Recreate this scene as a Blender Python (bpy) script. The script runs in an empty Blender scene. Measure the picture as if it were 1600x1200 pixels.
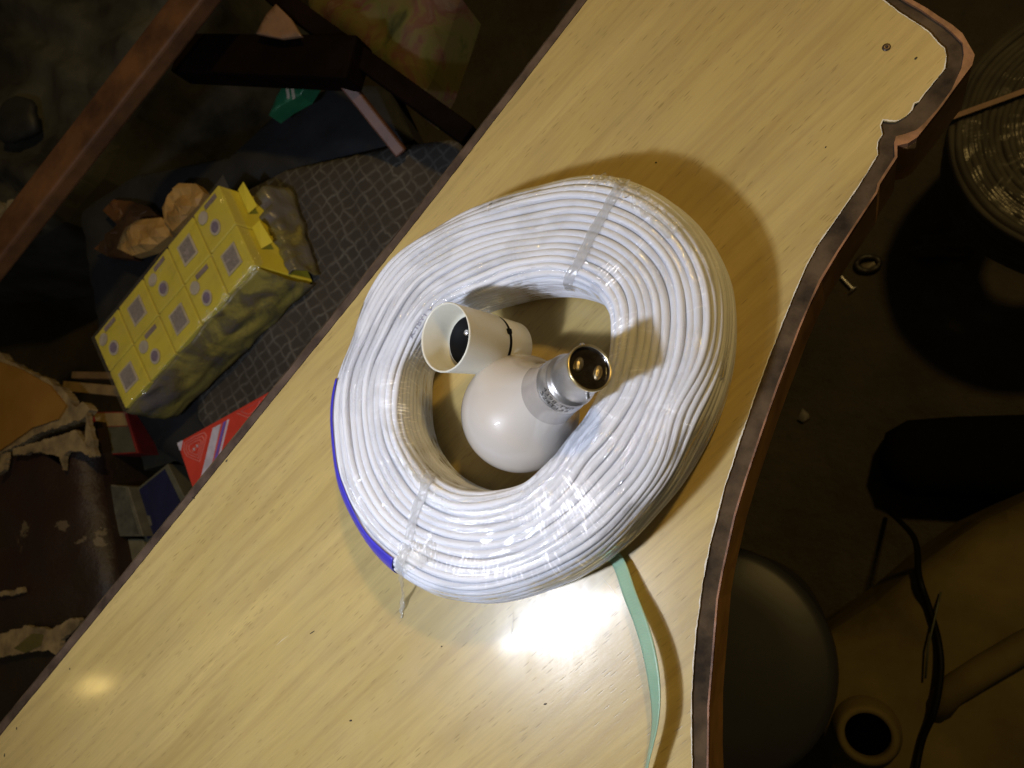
import bpy, bmesh, math, random
import numpy as np
from mathutils import Vector, Matrix, noise
random.seed(7); rng=np.random.RandomState(7)
S=bpy.context.scene
COL=S.collection

# ------------------------------------------------------------------ camera
F=1232.0; DIST=0.432                      # focal length in photo pixels, distance to the desk
_nad=np.array([540.,-215.]); _t=math.atan(np.hypot(*_nad)/F); _d=_nad/np.hypot(*_nad)
TC=np.array([_d[0]*math.sin(_t),_d[1]*math.sin(_t),math.cos(_t)])      # towards the camera
def _rot(v):
    ax=np.cross([0,0,1],TC); s=np.linalg.norm(ax); ax=ax/s; c=TC[2]; v=np.array(v,float)
    return v*c+np.cross(ax,v)*s+ax*np.dot(ax,v)*(1-c)
RX=_rot([1,0,0]); UY=_rot([0,1,0]); CP=TC*DIST
cam=bpy.data.cameras.new('camera'); camo=bpy.data.objects.new('camera',cam); COL.objects.link(camo)
M=Matrix.Identity(4)
for i in range(3):
    M[i][0]=RX[i]; M[i][1]=UY[i]; M[i][2]=TC[i]; M[i][3]=CP[i]
camo.matrix_world=M
cam.lens=36*F/1600; cam.sensor_width=36; cam.clip_start=0.01; cam.clip_end=50
cam.dof.use_dof=True; cam.dof.focus_distance=0.41; cam.dof.aperture_fstop=15
S.camera=camo

# ------------------------------------------------------------------ world, lamps, exposure
w=bpy.data.worlds.new('World'); S.world=w; w.use_nodes=True
bg=w.node_tree.nodes['Background']; bg.inputs[0].default_value=(1.0,0.80,0.50,1); bg.inputs[1].default_value=0.03
def lamp(name,loc,target,size,size_y,energy,color,axis=None):
    l=bpy.data.lights.new(name,'AREA'); l.shape='RECTANGLE'; l.size=size; l.size_y=size_y
    l.energy=energy; l.color=color
    o=bpy.data.objects.new(name,l); COL.objects.link(o)
    z=(Vector(loc)-Vector(target)).normalized()
    x=Vector(axis) if axis else Vector((1,0,0)); x=(x-z*x.dot(z)).normalized(); y=z.cross(x)
    m=Matrix.Identity(4)
    for i in range(3): m[i][0]=x[i]; m[i][1]=y[i]; m[i][2]=z[i]; m[i][3]=loc[i]
    o.matrix_world=m
    return o
lamp('torch_light',(-0.1162,-0.1813,0.42),(0.02,0,0),0.031,0.028,1.55,(0.80,0.86,1.0),(0.85,0.5,0))
lamp('tube_light',(-0.121,-0.184,0.432),(0.02,0,0),0.14,0.010,0.38,(0.84,0.88,1.0),(0.85,0.5,0))
lamp('bulb_light_left',(-1.45,-0.50,0.98),(0,0,0),0.016,0.012,0.16,(1.0,0.74,0.25))
lamp('ceiling_bulb_light',(0.75,0.95,1.5),(0,0,0),0.12,0.12,12.0,(1.0,0.66,0.20))
S.view_settings.view_transform='Standard'; S.view_settings.look='None'
S.view_settings.gamma=1; S.view_settings.use_curve_mapping=False
S.view_settings.exposure=0.0
S.render.engine='CYCLES'
S.cycles.max_bounces=10; S.cycles.transparent_max_bounces=24

# ------------------------------------------------------------------ helpers
def W(px,py,z=0.0):
    v=RX*(px-800)/F+UY*(600-py)/F-TC
    return Vector(CP+v*((z-CP[2])/v[2]))
def PJ(p):
    q=np.array(p)-CP; zz=-(q@TC); return 800+F*(q@RX)/zz, 600-F*(q@UY)/zz
def on_sphere(c,px,py,L):
    v=RX*(px-800)/F+UY*(600-py)/F-TC; v=v/np.linalg.norm(v); oc=CP-np.array(c)
    b=oc@v; dd=b*b-(oc@oc-L*L)
    k=-b-(math.sqrt(dd) if dd>0 else 0)
    return Vector(CP+v*k)
def tag(o,label=None,cat=None,group=None,kind=None):
    if label: o['label']=label
    if cat: o['category']=cat
    if group: o['group']=group
    if kind: o['kind']=kind
    return o
def empty(name,loc,label,cat,group=None):
    o=bpy.data.objects.new(name,None); COL.objects.link(o); o.location=loc; o.empty_display_size=.01
    return tag(o,label,cat,group)
class MB:
    def __init__(s): s.v=[]; s.f=[]; s.m=[]; s.uv=None
    def add(s,v,f,mi=0):
        b=len(s.v); s.v+= [tuple(x) for x in v]; s.f+=[tuple(i+b for i in q) for q in f]; s.m+=[mi]*len(f)
        return s
    def box(s,c,sz,rot=None,mi=0):
        c=Vector(c); vs=[]
        for x in(-.5,.5):
            for y in(-.5,.5):
                for z in(-.5,.5):
                    q=Vector((x*sz[0],y*sz[1],z*sz[2]))
                    if rot: q=rot@q
                    vs.append(c+q)
        return s.add(vs,[(0,1,3,2),(4,6,7,5),(0,4,5,1),(2,3,7,6),(0,2,6,4),(1,5,7,3)],mi)
    def hexa(s,v8,mi=0):   # bottom 4 then top 4, both counter-clockwise
        return s.add(v8,[(3,2,1,0),(4,5,6,7),(0,1,5,4),(1,2,6,5),(2,3,7,6),(3,0,4,7)],mi)
    def tube(s,pts,rad,seg=10,closed=False,mi=0,cap=True):
        P=[Vector(p) for p in pts]; n=len(P)
        if not hasattr(rad,'__len__'): rad=[rad]*n
        up=None; rings=[]
        for i in range(n):
            a=P[(i-1)%n] if (closed or i>0) else P[i]; b=P[(i+1)%n] if (closed or i<n-1) else P[i]
            t=(b-a).normalized()
            if closed: u=Vector((0,0,1))
            elif up is None: u=Vector((0,0,1)) if abs(t.z)<.9 else Vector((1,0,0))
            else: u=up
            u=(u-t*u.dot(t)).normalized(); up=u; v=t.cross(u)
            rings.append([P[i]+(u*math.cos(2*math.pi*k/seg)+v*math.sin(2*math.pi*k/seg))*rad[i] for k in range(seg)])
        vs=[q for r in rings for q in r]; fs=[]
        for i in range(n if closed else n-1):
            j=(i+1)%n
            for k in range(seg):
                l=(k+1)%seg; fs.append((i*seg+k,i*seg+l,j*seg+l,j*seg+k))
        if not closed and cap: fs.append(tuple(range(seg-1,-1,-1))); fs.append(tuple((n-1)*seg+k for k in range(seg)))
        return s.add(vs,fs,mi)
    def lathe(s,prof,o,ax,seg=64,mi=0,xdir=None):     # prof: (distance along axis, radius)
        o=Vector(o); ax=Vector(ax).normalized()
        u=Vector(xdir) if xdir is not None else (Vector((0,0,1)) if abs(ax.z)<.9 else Vector((1,0,0)))
        u=(u-ax*u.dot(ax)).normalized(); v=ax.cross(u)
        vs=[];fs=[]
        for a,r in prof:
            for k in range(seg):
                t=2*math.pi*k/seg; vs.append(o+ax*a+(u*math.cos(t)+v*math.sin(t))*max(r,1e-5))
        for i in range(len(prof)-1):
            for k in range(seg):
                l=(k+1)%seg; fs.append((i*seg+k,i*seg+l,(i+1)*seg+l,(i+1)*seg+k))
        if prof[0][1]<.0005: fs.append(tuple(range(seg-1,-1,-1)))
        if prof[-1][1]<.0005: fs.append(tuple((len(prof)-1)*seg+k for k in range(seg)))
        return s.add(vs,fs,mi)
    def slab(s,pts,z1,z0,mi=0):     # polygon (x,y) list, top z1 down to z0
        n=len(pts); vs=[(p[0],p[1],z1) for p in pts]+[(p[0],p[1],z0) for p in pts]
        fs=[tuple(range(n)),tuple(range(2*n-1,n-1,-1))]+[(i,i+n,(i+1)%n+n,(i+1)%n) for i in range(n)]
        return s.add(vs,fs,mi)
    def build(s,name,mat,parent=None,smooth=False,bevel=0,tri=True,subs=0):
        me=bpy.data.meshes.new(name); bm=bmesh.new()
        vv=[bm.verts.new(v) for v in s.v]
        for f,mi in zip(s.f,s.m):
            try: q=bm.faces.new([vv[i] for i in f]); q.material_index=mi; q.smooth=smooth
            except ValueError: pass
        if tri:
            big=[f for f in bm.faces if len(f.verts)>4]
            if big: bmesh.ops.triangulate(bm,faces=big)
        bmesh.ops.recalc_face_normals(bm,faces=bm.faces)
        bm.to_mesh(me); bm.free()
        for m in (mat if isinstance(mat,(list,tuple)) else [mat]): me.materials.append(m)
        o=bpy.data.objects.new(name,me); COL.objects.link(o)
        if bevel:
            b=o.modifiers.new('bevel','BEVEL'); b.width=bevel; b.segments=3; b.limit_method='ANGLE'
        if subs:
            b=o.modifiers.new('sub','SUBSURF'); b.levels=subs; b.render_levels=subs
        if parent:
            o.parent=parent; o.matrix_parent_inverse=Matrix.Translation(-parent.location)
        return o
def n1(x,y=0,z=0): return noise.noise(Vector((x,y,z)))

class NT:
    def __init__(s,name):
        s.mat=bpy.data.materials.new(name); s.mat.use_nodes=True; s.t=s.mat.node_tree
        s.p=s.t.nodes['Principled BSDF']; s.out=s.t.nodes['Material Output']
    def n(s,typ,**kw):
        nd=s.t.nodes.new(typ)
        for k,v in kw.items():
            if k.startswith('i_'):
                key=k[2:]; key=int(key) if key.isdigit() else key.replace('_',' ')
                s.set(nd.inputs[key],v)
            else: setattr(nd,k,v)
        return nd
    def set(s,inp,v):
        if isinstance(v,bpy.types.NodeSocket): s.t.links.new(v,inp)
        else: inp.default_value=v
    def P(s,**kw):
        for k,v in kw.items(): s.set(s.p.inputs[k.replace('_',' ')],v)
        return s
    def math(s,op,a,b=0.0,c=None):
        nd=s.n('ShaderNodeMath',operation=op); s.set(nd.inputs[0],a); s.set(nd.inputs[1],b)
        if c is not None: s.set(nd.inputs[2],c)
        return nd.outputs[0]
    def ramp(s,fac,stops,interp='LINEAR'):
        nd=s.n('ShaderNodeValToRGB'); nd.color_ramp.interpolation=interp; s.set(nd.inputs[0],fac); e=nd.color_ramp.elements
        while len(e)<len(stops): e.new(.5)
        for i,(p,c) in enumerate(stops):
            e[i].position=p; e[i].color=(c if hasattr(c,'__len__') else (c,c,c))[:3]+(1,) if hasattr(c,'__len__') else (c,c,c,1)
        return nd.outputs[0]
    def mix(s,fac,a,b,blend='MIX'):
        nd=s.n('ShaderNodeMix',data_type='RGBA',blend_type=blend)
        s.set(nd.inputs[0],fac)
        for i,v in((6,a),(7,b)): s.set(nd.inputs[i],v if isinstance(v,bpy.types.NodeSocket) else tuple(v)+(1,))
        return nd.outputs[2]
    def noise(s,vec,scale,detail=4,rough=.5,dist=0):
        nd=s.n('ShaderNodeTexNoise'); 
        if vec is not None: s.set(nd.inputs['Vector'],vec)
        nd.inputs['Scale'].default_value=scale; nd.inputs['Detail'].default_value=detail
        nd.inputs['Roughness'].default_value=rough; nd.inputs['Distortion'].default_value=dist
        return nd.outputs['Fac']
    def obj(s): return s.n('ShaderNodeTexCoord').outputs['Object']
    def uvc(s): return s.n('ShaderNodeTexCoord').outputs['UV']
    def mapping(s,vec,scale=(1,1,1),rot=(0,0,0),loc=(0,0,0)):
        nd=s.n('ShaderNodeMapping'); s.set(nd.inputs[0],vec); nd.inputs['Scale'].default_value=scale
        nd.inputs['Rotation'].default_value=rot; nd.inputs['Location'].default_value=loc; return nd.outputs[0]
    def bump(s,h,strength=.3,dist=.001):
        nd=s.n('ShaderNodeBump'); s.set(nd.inputs['Height'],h); nd.inputs['Strength'].default_value=strength
        nd.inputs['Distance'].default_value=dist; s.set(s.p.inputs['Normal'],nd.outputs[0]); return nd.outputs[0]

def simple(name,c,rough=.5,var=.15,scale=60,metal=0,coat=0,bump=0,c2=None,**kw):
    m=NT(name); f=m.noise(m.obj(),scale,5,.6)
    a=tuple(x*(1-var) for x in c); b=c2 if c2 else tuple(min(1,x*(1+var)) for x in c)
    m.P(Base_Color=m.ramp(f,[(.35,a),(.65,b)]),Roughness=rough,Metallic=metal)
    if coat: m.P(Coat_Weight=coat,Coat_Roughness=.08)
    if bump: m.bump(m.noise(m.obj(),scale*3,4),bump,.001)
    if kw: m.P(**kw)
    return m.mat

# ------------------------------------------------------------------ materials
gv=W(1262,75)-W(1200,137); GA=math.atan2(gv.y,gv.x)
def laminate():
    m=NT('laminate_wood'); o=m.mapping(m.obj(),rot=(0,0,-GA))       # x runs along the grain
    big=m.noise(m.mapping(o,(3.5,28,1)),1,4,.55,.6)
    mid=m.noise(m.mapping(o,(9,170,1)),1,5,.6,.5)
    fine=m.noise(m.mapping(o,(40,900,1)),1,3,.6)
    base=m.mix(m.ramp(big,[(.32,0.),(.68,1.)]),(.46,.345,.122),(.58,.445,.175))
    base=m.mix(m.math('MULTIPLY',m.ramp(mid,[(.45,0.),(.66,1.)]),.42),base,(.33,.225,.085))
    base=m.mix(m.math('MULTIPLY',m.ramp(fine,[(.45,0.),(.7,1.)]),.32),base,(.36,.27,.12))
    # short dark pores, in drifts
    v=m.n('ShaderNodeTexVoronoi',feature='F1'); m.set(v.inputs['Vector'],m.mapping(o,(92,900,1))); v.inputs['Scale'].default_value=1
    v.inputs['Randomness'].default_value=1
    dash=m.ramp(v.outputs['Distance'],[(.14,1.),(.27,0.)])
    drift=m.ramp(m.noise(m.mapping(o,(8,45,1)),1,3,.6),[(.39,0.),(.56,1.)])
    pick=m.ramp(m.n('ShaderNodeSeparateColor',i_0=v.outputs['Color']).outputs[0],[(.38,0.),(.48,1.)])
    pores=m.math('MULTIPLY',m.math('MULTIPLY',dash,drift),m.math('MULTIPLY',pick,.5))
    base=m.mix(pores,base,(.15,.095,.035))
    # grime and handling marks
    g=m.ramp(m.noise(m.obj(),22,5,.65),[(.45,0.),(.75,.22)])
    base=m.mix(g,base,(.33,.27,.16))
    rg=m.ramp(m.noise(m.obj(),40,5,.6),[(.3,.29),(.7,.37)])
    m.P(Base_Color=base,Roughness=rg,Coat_Weight=.55,Coat_Roughness=m.ramp(m.noise(m.mapping(m.obj(),(60,9,1),rot=(0,0,.9)),3,6,.75),[(.35,.085),(.7,.15)]),Specular_IOR_Level=.5,Coat_IOR=1.5)
    b=m.math('ADD',m.math('MULTIPLY',pores,-.5),m.math('MULTIPLY',m.noise(m.mapping(o,(150,600,1)),1,3),.35))
    m.bump(b,.25,.0003); return m.mat
M_lam=laminate()
M_core=simple('dirty_core_board',(.042,.027,.015),.85,.5,45,bump=.5,c2=(.105,.070,.038),Specular_IOR_Level=.25)
M_core2=simple('brown_edge_tape',(.075,.047,.032),.55,.5,40,bump=.4,c2=(.12,.08,.055))
M_edge=simple('orange_brown_edging',(.20,.085,.035),.55,.5,70,bump=.5,c2=(.34,.16,.08))
M_edgeside=simple('varnished_desk_side',(.34,.18,.06),.45,.3,30,bump=.2)
M_metal=simple('bright_metal',(.88,.88,.90),.38,.08,200,metal=1)
M_dark=simple('dark_speck',(.03,.025,.02),.6)
def cable():
    m=NT('white_pvc_cable'); f=m.noise(m.obj(),25,3); 
    c=m.ramp(f,[(.35,(.68,.71,.79)),(.65,(.75,.765,.82))])
    g=m.ramp(m.noise(m.obj(),130,4,.7),[(.55,0.),(.8,.18)])
    m.P(Base_Color=m.mix(g,c,(.55,.55,.5)),Roughness=.6,Specular_IOR_Level=.35,Subsurface_Weight=.06,Subsurface_Scale=.001)
    m.p.inputs['Subsurface Radius'].default_value=(1,.9,.8)
    m.bump(m.noise(m.obj(),500,3),.12,.0003); return m.mat
M_cable=cable()
def film(name,milky=.06,tint=(.85,.86,.86),rough=.10,strength=1.0,gloss=1.0,sa=900,sb=110,dist=.0006,mask=True):
    m=NT(name); t=m.t; uv=m.uvc()
    h=m.noise(m.mapping(uv,(sa,sb,1)),1,4,.6,.4)
    h2=m.noise(m.mapping(uv,(sa*.25,sb*.6,1)),1,3,.55,.8)
    hh=m.math('ADD',m.math('MULTIPLY',h,.5),h2)
    if mask:
        sv=m.n('ShaderNodeSeparateXYZ',i_0=uv)
        hh=m.math('ADD',hh,m.math('MULTIPLY',m.math('SINE',m.math('MULTIPLY',sv.outputs[1],2*math.pi*32/.12)),.11))
    bn=m.n('ShaderNodeBump'); m.set(bn.inputs['Height'],hh); bn.inputs['Distance'].default_value=dist
    if mask:
        mk=m.ramp(m.noise(m.mapping(uv,(28,40,1)),1,3,.5),[(.45,.03),(.56,1.)])
        m.set(bn.inputs['Strength'],m.math('MULTIPLY',mk,strength))
    else: bn.inputs['Strength'].default_value=strength
    gl=m.n('ShaderNodeBsdfGlossy'); gl.inputs['Color'].default_value=(1,1,1,1); gl.inputs['Roughness'].default_value=rough
    t.links.new(bn.outputs[0],gl.inputs['Normal'])
    tr=m.n('ShaderNodeBsdfTransparent'); tr.inputs[0].default_value=(.97,.97,.97,1)
    df=m.n('ShaderNodeBsdfDiffuse'); df.inputs[0].default_value=tint+(1,)
    mx=m.n('ShaderNodeMixShader'); mx.inputs[0].default_value=milky
    t.links.new(tr.outputs[0],mx.inputs[1]); t.links.new(df.outputs[0],mx.inputs[2])
    fr=m.n('ShaderNodeLayerWeight'); fr.inputs[0].default_value=.5; t.links.new(bn.outputs[0],fr.inputs['Normal'])
    if mask: gloss=m.math('MULTIPLY_ADD',m.ramp(m.noise(m.mapping(uv,(28,40,1)),1,3,.5),[(.47,0.),(.55,1.)]),gloss,.08*gloss)
    fm=m.math('MULTIPLY',m.math('MULTIPLY_ADD',m.math('POWER',fr.outputs['Facing'],4.0),.45,.05),gloss)
    m2=m.n('ShaderNodeMixShader'); m.set(m2.inputs[0],fm)
    t.links.new(mx.outputs[0],m2.inputs[1]); t.links.new(gl.outputs[0],m2.inputs[2])
    t.links.new(m2.outputs[0],m.out.inputs['Surface']); t.nodes.remove(m.p)
    return m.mat
M_film=film('clear_shrink_film',.05,strength=1.,gloss=2.2,rough=.05,sa=750,sb=60,dist=.0016)
M_tape=film('clear_adhesive_tape',.42,(.62,.63,.64),.12,1.0,1.5,500,200,.0012,mask=False)
M_crump=film('crumpled_clear_film',.22,(.85,.82,.72),.10,1.0,1.6,350,300,.002,mask=False)
M_blue=simple('blue_plastic',(.055,.045,.50),.35,.12,80)
M_ink=simple('grey_ink',(.16,.16,.24),.6)
M_glassbulb=NT('pearl_frosted_glass')
f=M_glassbulb.noise(M_glassbulb.obj(),14,2)
M_glassbulb.P(Base_Color=M_glassbulb.ramp(f,[(.3,(.55,.50,.44)),(.7,(.62,.57,.51))]),Roughness=.38,Coat_Weight=1.,Coat_Roughness=.03)
M_glassbulb=M_glassbulb.mat
M_collar=simple('frosted_glass_neck',(.40,.36,.325),.2,.1,50,Coat_Weight=1.,Coat_Roughness=.03)
M_cap=simple('aluminium_cap',(.60,.58,.56),.36,.12,120,metal=.85,bump=.05)
M_caprim=simple('brassy_cap_rim',(.80,.66,.34),.3,.1,100,metal=.9)
M_vitrite=simple('black_insulator',(.022,.018,.014),.2,.4,200,bump=.2,Coat_Weight=.5)
M_solder=simple('solder_contact',(.66,.56,.36),.3,.3,300,metal=.9,bump=.4)
M_white=simple('cream_white_plastic',(.70,.68,.58),.33,.04,40)
M_white2=simple('inner_white_plastic',(.62,.61,.56),.4,.04,40)
M_blk=simple('black_plastic',(.004,.004,.004),.6,Specular_IOR_Level=.1)
M_green=NT('pale_green_strapping'); 
_o=M_green.obj(); M_green.P(Base_Color=M_green.ramp(M_green.noise(_o,60,3),[(.3,(.25,.42,.29)),(.7,(.31,.49,.35))]),Roughness=.35,Subsurface_Weight=.1,Subsurface_Scale=.003)
M_green.bump(M_green.n('ShaderNodeTexWave',i_Scale=220.,i_Vector=M_green.uvc()).outputs['Fac'],.1,.0002); M_green=M_green.mat

# ------------------------------------------------------------------ setting: floor
FZ=-0.75
fl=NT('dark_earth_floor'); o_=fl.obj()
c=fl.mix(fl.ramp(fl.noise(o_,7,6,.65),[(.35,0.),(.65,1.)]),(.018,.014,.008),(.042,.034,.018))
c=fl.mix(fl.ramp(fl.noise(o_,60,5,.7),[(.55,0.),(.72,.6)]),c,(.012,.009,.006))
fl.P(Base_Color=c,Roughness=.85); fl.bump(fl.noise(o_,40,6,.7),.6,.01)
mb=MB(); mb.add([(-4,-4,FZ),(4,-4,FZ),(4,4,FZ),(-4,4,FZ)],[(0,1,2,3)]); tag(mb.build('floor',fl.mat),kind='structure')

# ------------------------------------------------------------------ desk
def XY(l,z=0): return [W(x,y,z).xy for x,y in l]
def refine(pts,step,amp,fr,seed):
    out=[]
    for i in range(len(pts)-1):
        a,b=Vector(pts[i]),Vector(pts[i+1]); n=max(1,int((b-a).length/step))
        nr=Vector((-(b-a).y,(b-a).x)); nr=nr.normalized() if nr.length else nr
        for k in range(n):
            p=a.lerp(b,k/n); out.append(p+nr*amp*(n1(p.x*fr,p.y*fr,seed)+.6*n1(p.x*fr*3,p.y*fr*3,seed+5)))
    out.append(Vector(pts[-1])); return out
lam_r=[(1250,-98),(1320,-50),(1382,0),(1407,20),(1450,47),(1465,65),(1476,75),(1479,88),(1477,107),(1465,122),(1446,145),(1436,159),(1429,162),(1426,172),(1417,181),(1400,190),(1390,190),(1380,188),(1376,197),(1379,210),(1372,222),(1371,232),(1372,242),(1355,270),(1336,300),(1310,337),(1278,383),(1258,420),(1237,470),(1220,513),(1200,563),(1179,622),(1156,690),(1145,725),(1132,762),(1124,797),(1110,850),(1098,911),(1094,942),(1088,987),(1084,1036),(1081,1087),(1081,1129),(1082,1200),(1086,1300),(1095,1420)]
lam_l=[(-230,1434),(0,1150),(208,896),(365,702),(555,467),(687,300),(760,205),(918,0),(1085,-222)]
edge_in=[(1150,-196),(1260,-105),(1340,-52),(1412,0),(1440,16),(1460,30),(1474,39),(1487,50),(1504,67),(1506,85),(1502,107),(1487,140),(1465,170),(1445,192),(1432,203),(1415,209),(1400,213),(1397,224),(1398,245),(1371,287),(1368,300),(1337,347),(1307,393),(1280,437),(1264,473),(1247,513),(1227,567),(1214,600),(1200,640),(1183,690),(1163,750),(1146,806),(1127,892),(1119,937),(1112,1020),(1105,1106),(1104,1200),(1108,1300),(1118,1420)]
edge_out=[(1158,-202),(1270,-110),(1352,-56),(1425,0),(1450,14),(1466,25),(1487,38),(1504,52),(1514,70),(1523,86),(1519,102),(1492,138),(1472,166),(1453,190),(1443,203),(1433,215),(1419,224),(1402,228),(1402,246),(1375,288),(1371,301),(1340,348),(1310,394),(1284,438),(1267,473),(1250,513),(1230,567),(1217,601),(1203,640),(1186,690),(1166,750),(1149,807),(1130,892),(1122,937),(1115,1020),(1108,1106),(1107,1200),(1111,1300),(1121,1420)]
desk=empty('desk',(0.05,0,-.02),'pale yellow wood grain desk top with chipped curved edge, carrying the white cable coil','desk')
lr=refine(XY(lam_r,0),.0012,.00022,500,1); ll=refine(XY(lam_l,0),.004,.00025,150,3)
MB().slab(lr+ll,0.0,-.0009).build('laminate_top',M_lam,desk)
mb=MB(); n=len(lr)
for i in range(n-1):
    a_,b_=lr[i],lr[i+1]; d0=(lr[min(i+1,n-1)]-lr[max(i-1,0)]).normalized(); d1=(lr[min(i+2,n-1)]-lr[i]).normalized()
    def ins(p,d_): 
        w_=max(.00003,.00042+.0006*n1(p.x*170,p.y*170,4)); return p+Vector((d_.y,-d_.x))*w_
    q=[a_,b_,ins(b_,d1),ins(a_,d0)]; mb.add([(p.x,p.y,.00012) for p in q],[(0,1,2,3)])
mb.build('chipped_rim',simple('pale_chipped_paper',(.74,.70,.60),.6,.15,300),desk)
Lo=XY([(x-17 if i else x-19,y) for i,(x,y) in enumerate(lam_l)],-.001)
li=refine(XY(edge_in,-.001),.006,.0003,100,9)
MB().slab(li+Lo,-.0012,-.030).build('core_board',M_core,desk)
# left edge tape lies on the board, proud of it
ta=XY([(x-15,y) for x,y in lam_l],0); tb=XY([(x-2.0,y) for x,y in lam_l],0)
mb=MB(); 
for i in range(len(ta)-1):
    z1=-.0003; q=[ta[i],tb[i],tb[i+1],ta[i+1]]
    mb.hexa([(p[0],p[1],-.0011) for p in q]+[(p[0],p[1],z1) for p in q])
mb.build('edge_tape',M_core2,desk)
ei=XY(edge_in,0); eo=XY(edge_out,0)
mb=MB(); mb2=MB(); n=len(ei)
for i in range(n-1):
    q=[ei[i],ei[i+1],eo[i+1],eo[i]]
    q=[p+(Vector((0,0))) for p in q]
    mb.hexa([(p[0],p[1],-.004) for p in q]+[(p[0],p[1],.0002+.0004*n1(p[0]*90,p[1]*90)) for p in q])
    mb2.hexa([(p[0],p[1],-.042) for p in q]+[(p[0],p[1],-.0042) for p in q])
mb.build('edging_lip',M_edge,desk); mb2.build('desk_side_edging',M_edgeside,desk)
# underframe, panels standing on the floor
for name,(a,b) in {'side_panel':((1000,-60),(1240,-10)),}.items():
    pass
g=Vector((gv.x,gv.y,0)).normalized(); gp=Vector((-g.y,g.x,0))
rotg=Matrix.Rotation(math.atan2(g.y,g.x),3,'Z')
for px,py in((900,100),(330,1330)):
    c=W(px,py,0); MB().box((c.x,c.y,(FZ-.031)/2),(.022,.05,-.031-FZ-.0005),rotg).build('support_panel',M_edgeside,desk,bevel=.001)
# nail and specks
c=W(1385,74,0); MB().lathe([(0,.0001),(.0006,.0001),(.0006,.0013),(.0003,.0019),(0,.0020)],c,(0,0,1),24).build('nail_head',simple('dull_brown_nail',(.10,.07,.05),.4,.2,metal=.6),desk,smooth=True)
def blob(mb,c,rx,ry,rz,ang=0,seg=10,rough=.25,seed=0):
    vs=[];fs=[]; ns=5
    for i in range(ns+1):
        ph=math.pi/2*i/ns
        for k in range(seg):
            t=2*math.pi*k/seg; r=1+rough*n1(math.cos(t)*2+seed,math.sin(t)*2,i*.5)
            x=math.cos(t)*math.cos(ph)*rx*r; y=math.sin(t)*math.cos(ph)*ry*r
            vs.append((c[0]+x*math.cos(ang)-y*math.sin(ang),c[1]+x*math.sin(ang)+y*math.cos(ang),c[2]+math.sin(ph)*rz))
    for i in range(ns):
        for k in range(seg):
            l=(k+1)%seg; fs.append((i*seg+k,i*seg+l,(i+1)*seg+l,(i+1)*seg+k))
    mb.add(vs,fs)
for i,(px,py,a,b,an) in enumerate([(1431,91,2.4,1.6,.5),(548,1126,2.6,1.6,.3),(488,988,6,.9,.6),(109,1045,2.2,1.6,1.5),(26,1138,1.4,3,0),(7,1180,1.5,4,0),(354,720,3.5,1.8,.8),(302,778,5,1.2,-.3),(852,1100,3,1.2,.3),(1025,254,1.8,1.2,0),(690,1010,1.5,1,0),(1290,230,1.6,1,1)]):
    mb=MB(); blob(mb,W(px,py,.0001),a*.00032,b*.00032,.00035,an,seed=i); mb.build('dirt_speck',M_dark,desk,smooth=True)

M_scr=simple('pale_scratch',(.74,.68,.55),.5,.1,200)
for a_,b_ in(((803,955),(796,1012)),((938,900),(966,934)),((1003,1038),(1024,1022)),((430,1010),(452,992))):
    p=W(*a_,.0001); q=W(*b_,.0001); d_=(q-p).normalized(); n_=Vector((-d_.y,d_.x,0))*.00013; m_=(p+q)/2+n_*2.5
    mb=MB(); mb.add([p,m_-n_,q,m_+n_],[(0,1,2,3)]); mb.build('scratch',M_scr,desk)

# ------------------------------------------------------------------ the white cable coil
CH=.048
c0=W(815,600,.03); CX,CY=c0.x,c0.y
sil=[((517,593),.036),((509,644),.036),((512,680),.036),((516,717),.036),((524,770),.036),((558,829),.034),((587,871),.032),((619,896),.030),((660,918),.024),((700,932),.016),((785,943),.010),((830,934),.009),((890,913),.009),((950,883),.009),((980,859),.009),((1025,811),.009),((1079,745),.009),((1097,712),.009),((1120,670),.009),((1137,630),.009),((1145,600),.009),((1154,550),.009),((1154,500),.010),((1154,467),.010),((1147,442),.010),((1132,405),.011),((1102,362),.013),((1070,330),.015),((1032,302),.020),((995,280),.028),((960,262),.036),((932,257),.038),((907,257),.038),((850,272),.038),((775,292),.038),((725,312),.038),((675,342),.038),((635,366),.038),((600,392),.038),((582,417),.038),((555,467),.038),((540,527),.038)]
inn=[((689,630),0),((691,675),0),((710,714),0),((738,745),0),((759,756),0),((785,766),.02),((820,748),.045),((837,728),.045),((880,677),.045),((916,627),.045),((938,575),.045),((945,528),.045),((944,493),.045),((932,468),.044),((917,456),.042),((897,449),.040),((860,443),.040),((827,443),.042),((765,455),.043),((704,475),.044),((665,515),.044),((690,585),0)]
def polar(lst):
    a=[];r=[]
    for (px,py),z in lst:
        p=W(px,py,z); a.append(math.atan2(p.y-CY,p.x-CX)%(2*math.pi)); r.append(math.hypot(p.x-CX,p.y-CY))
    i=np.argsort(a); a=np.array(a)[i]; r=np.array(r)[i]
    g=np.linspace(0,2*math.pi,720,endpoint=False)
    v=np.interp(g,np.r_[a-2*math.pi,a,a+2*math.pi],np.r_[r,r,r])
    k=np.exp(-.5*(np.arange(-24,25)/9.)**2); k/=k.sum()
    return np.convolve(np.r_[v[-24:],v,v[:24]],k,'valid')
RO=polar(sil); RI=polar(inn)
def rad(arr,th):
    x=(th%(2*math.pi))/(2*math.pi)*720; i=int(x)%720; f=x-int(x); return arr[i]*(1-f)+arr[(i+1)%720]*f
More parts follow.
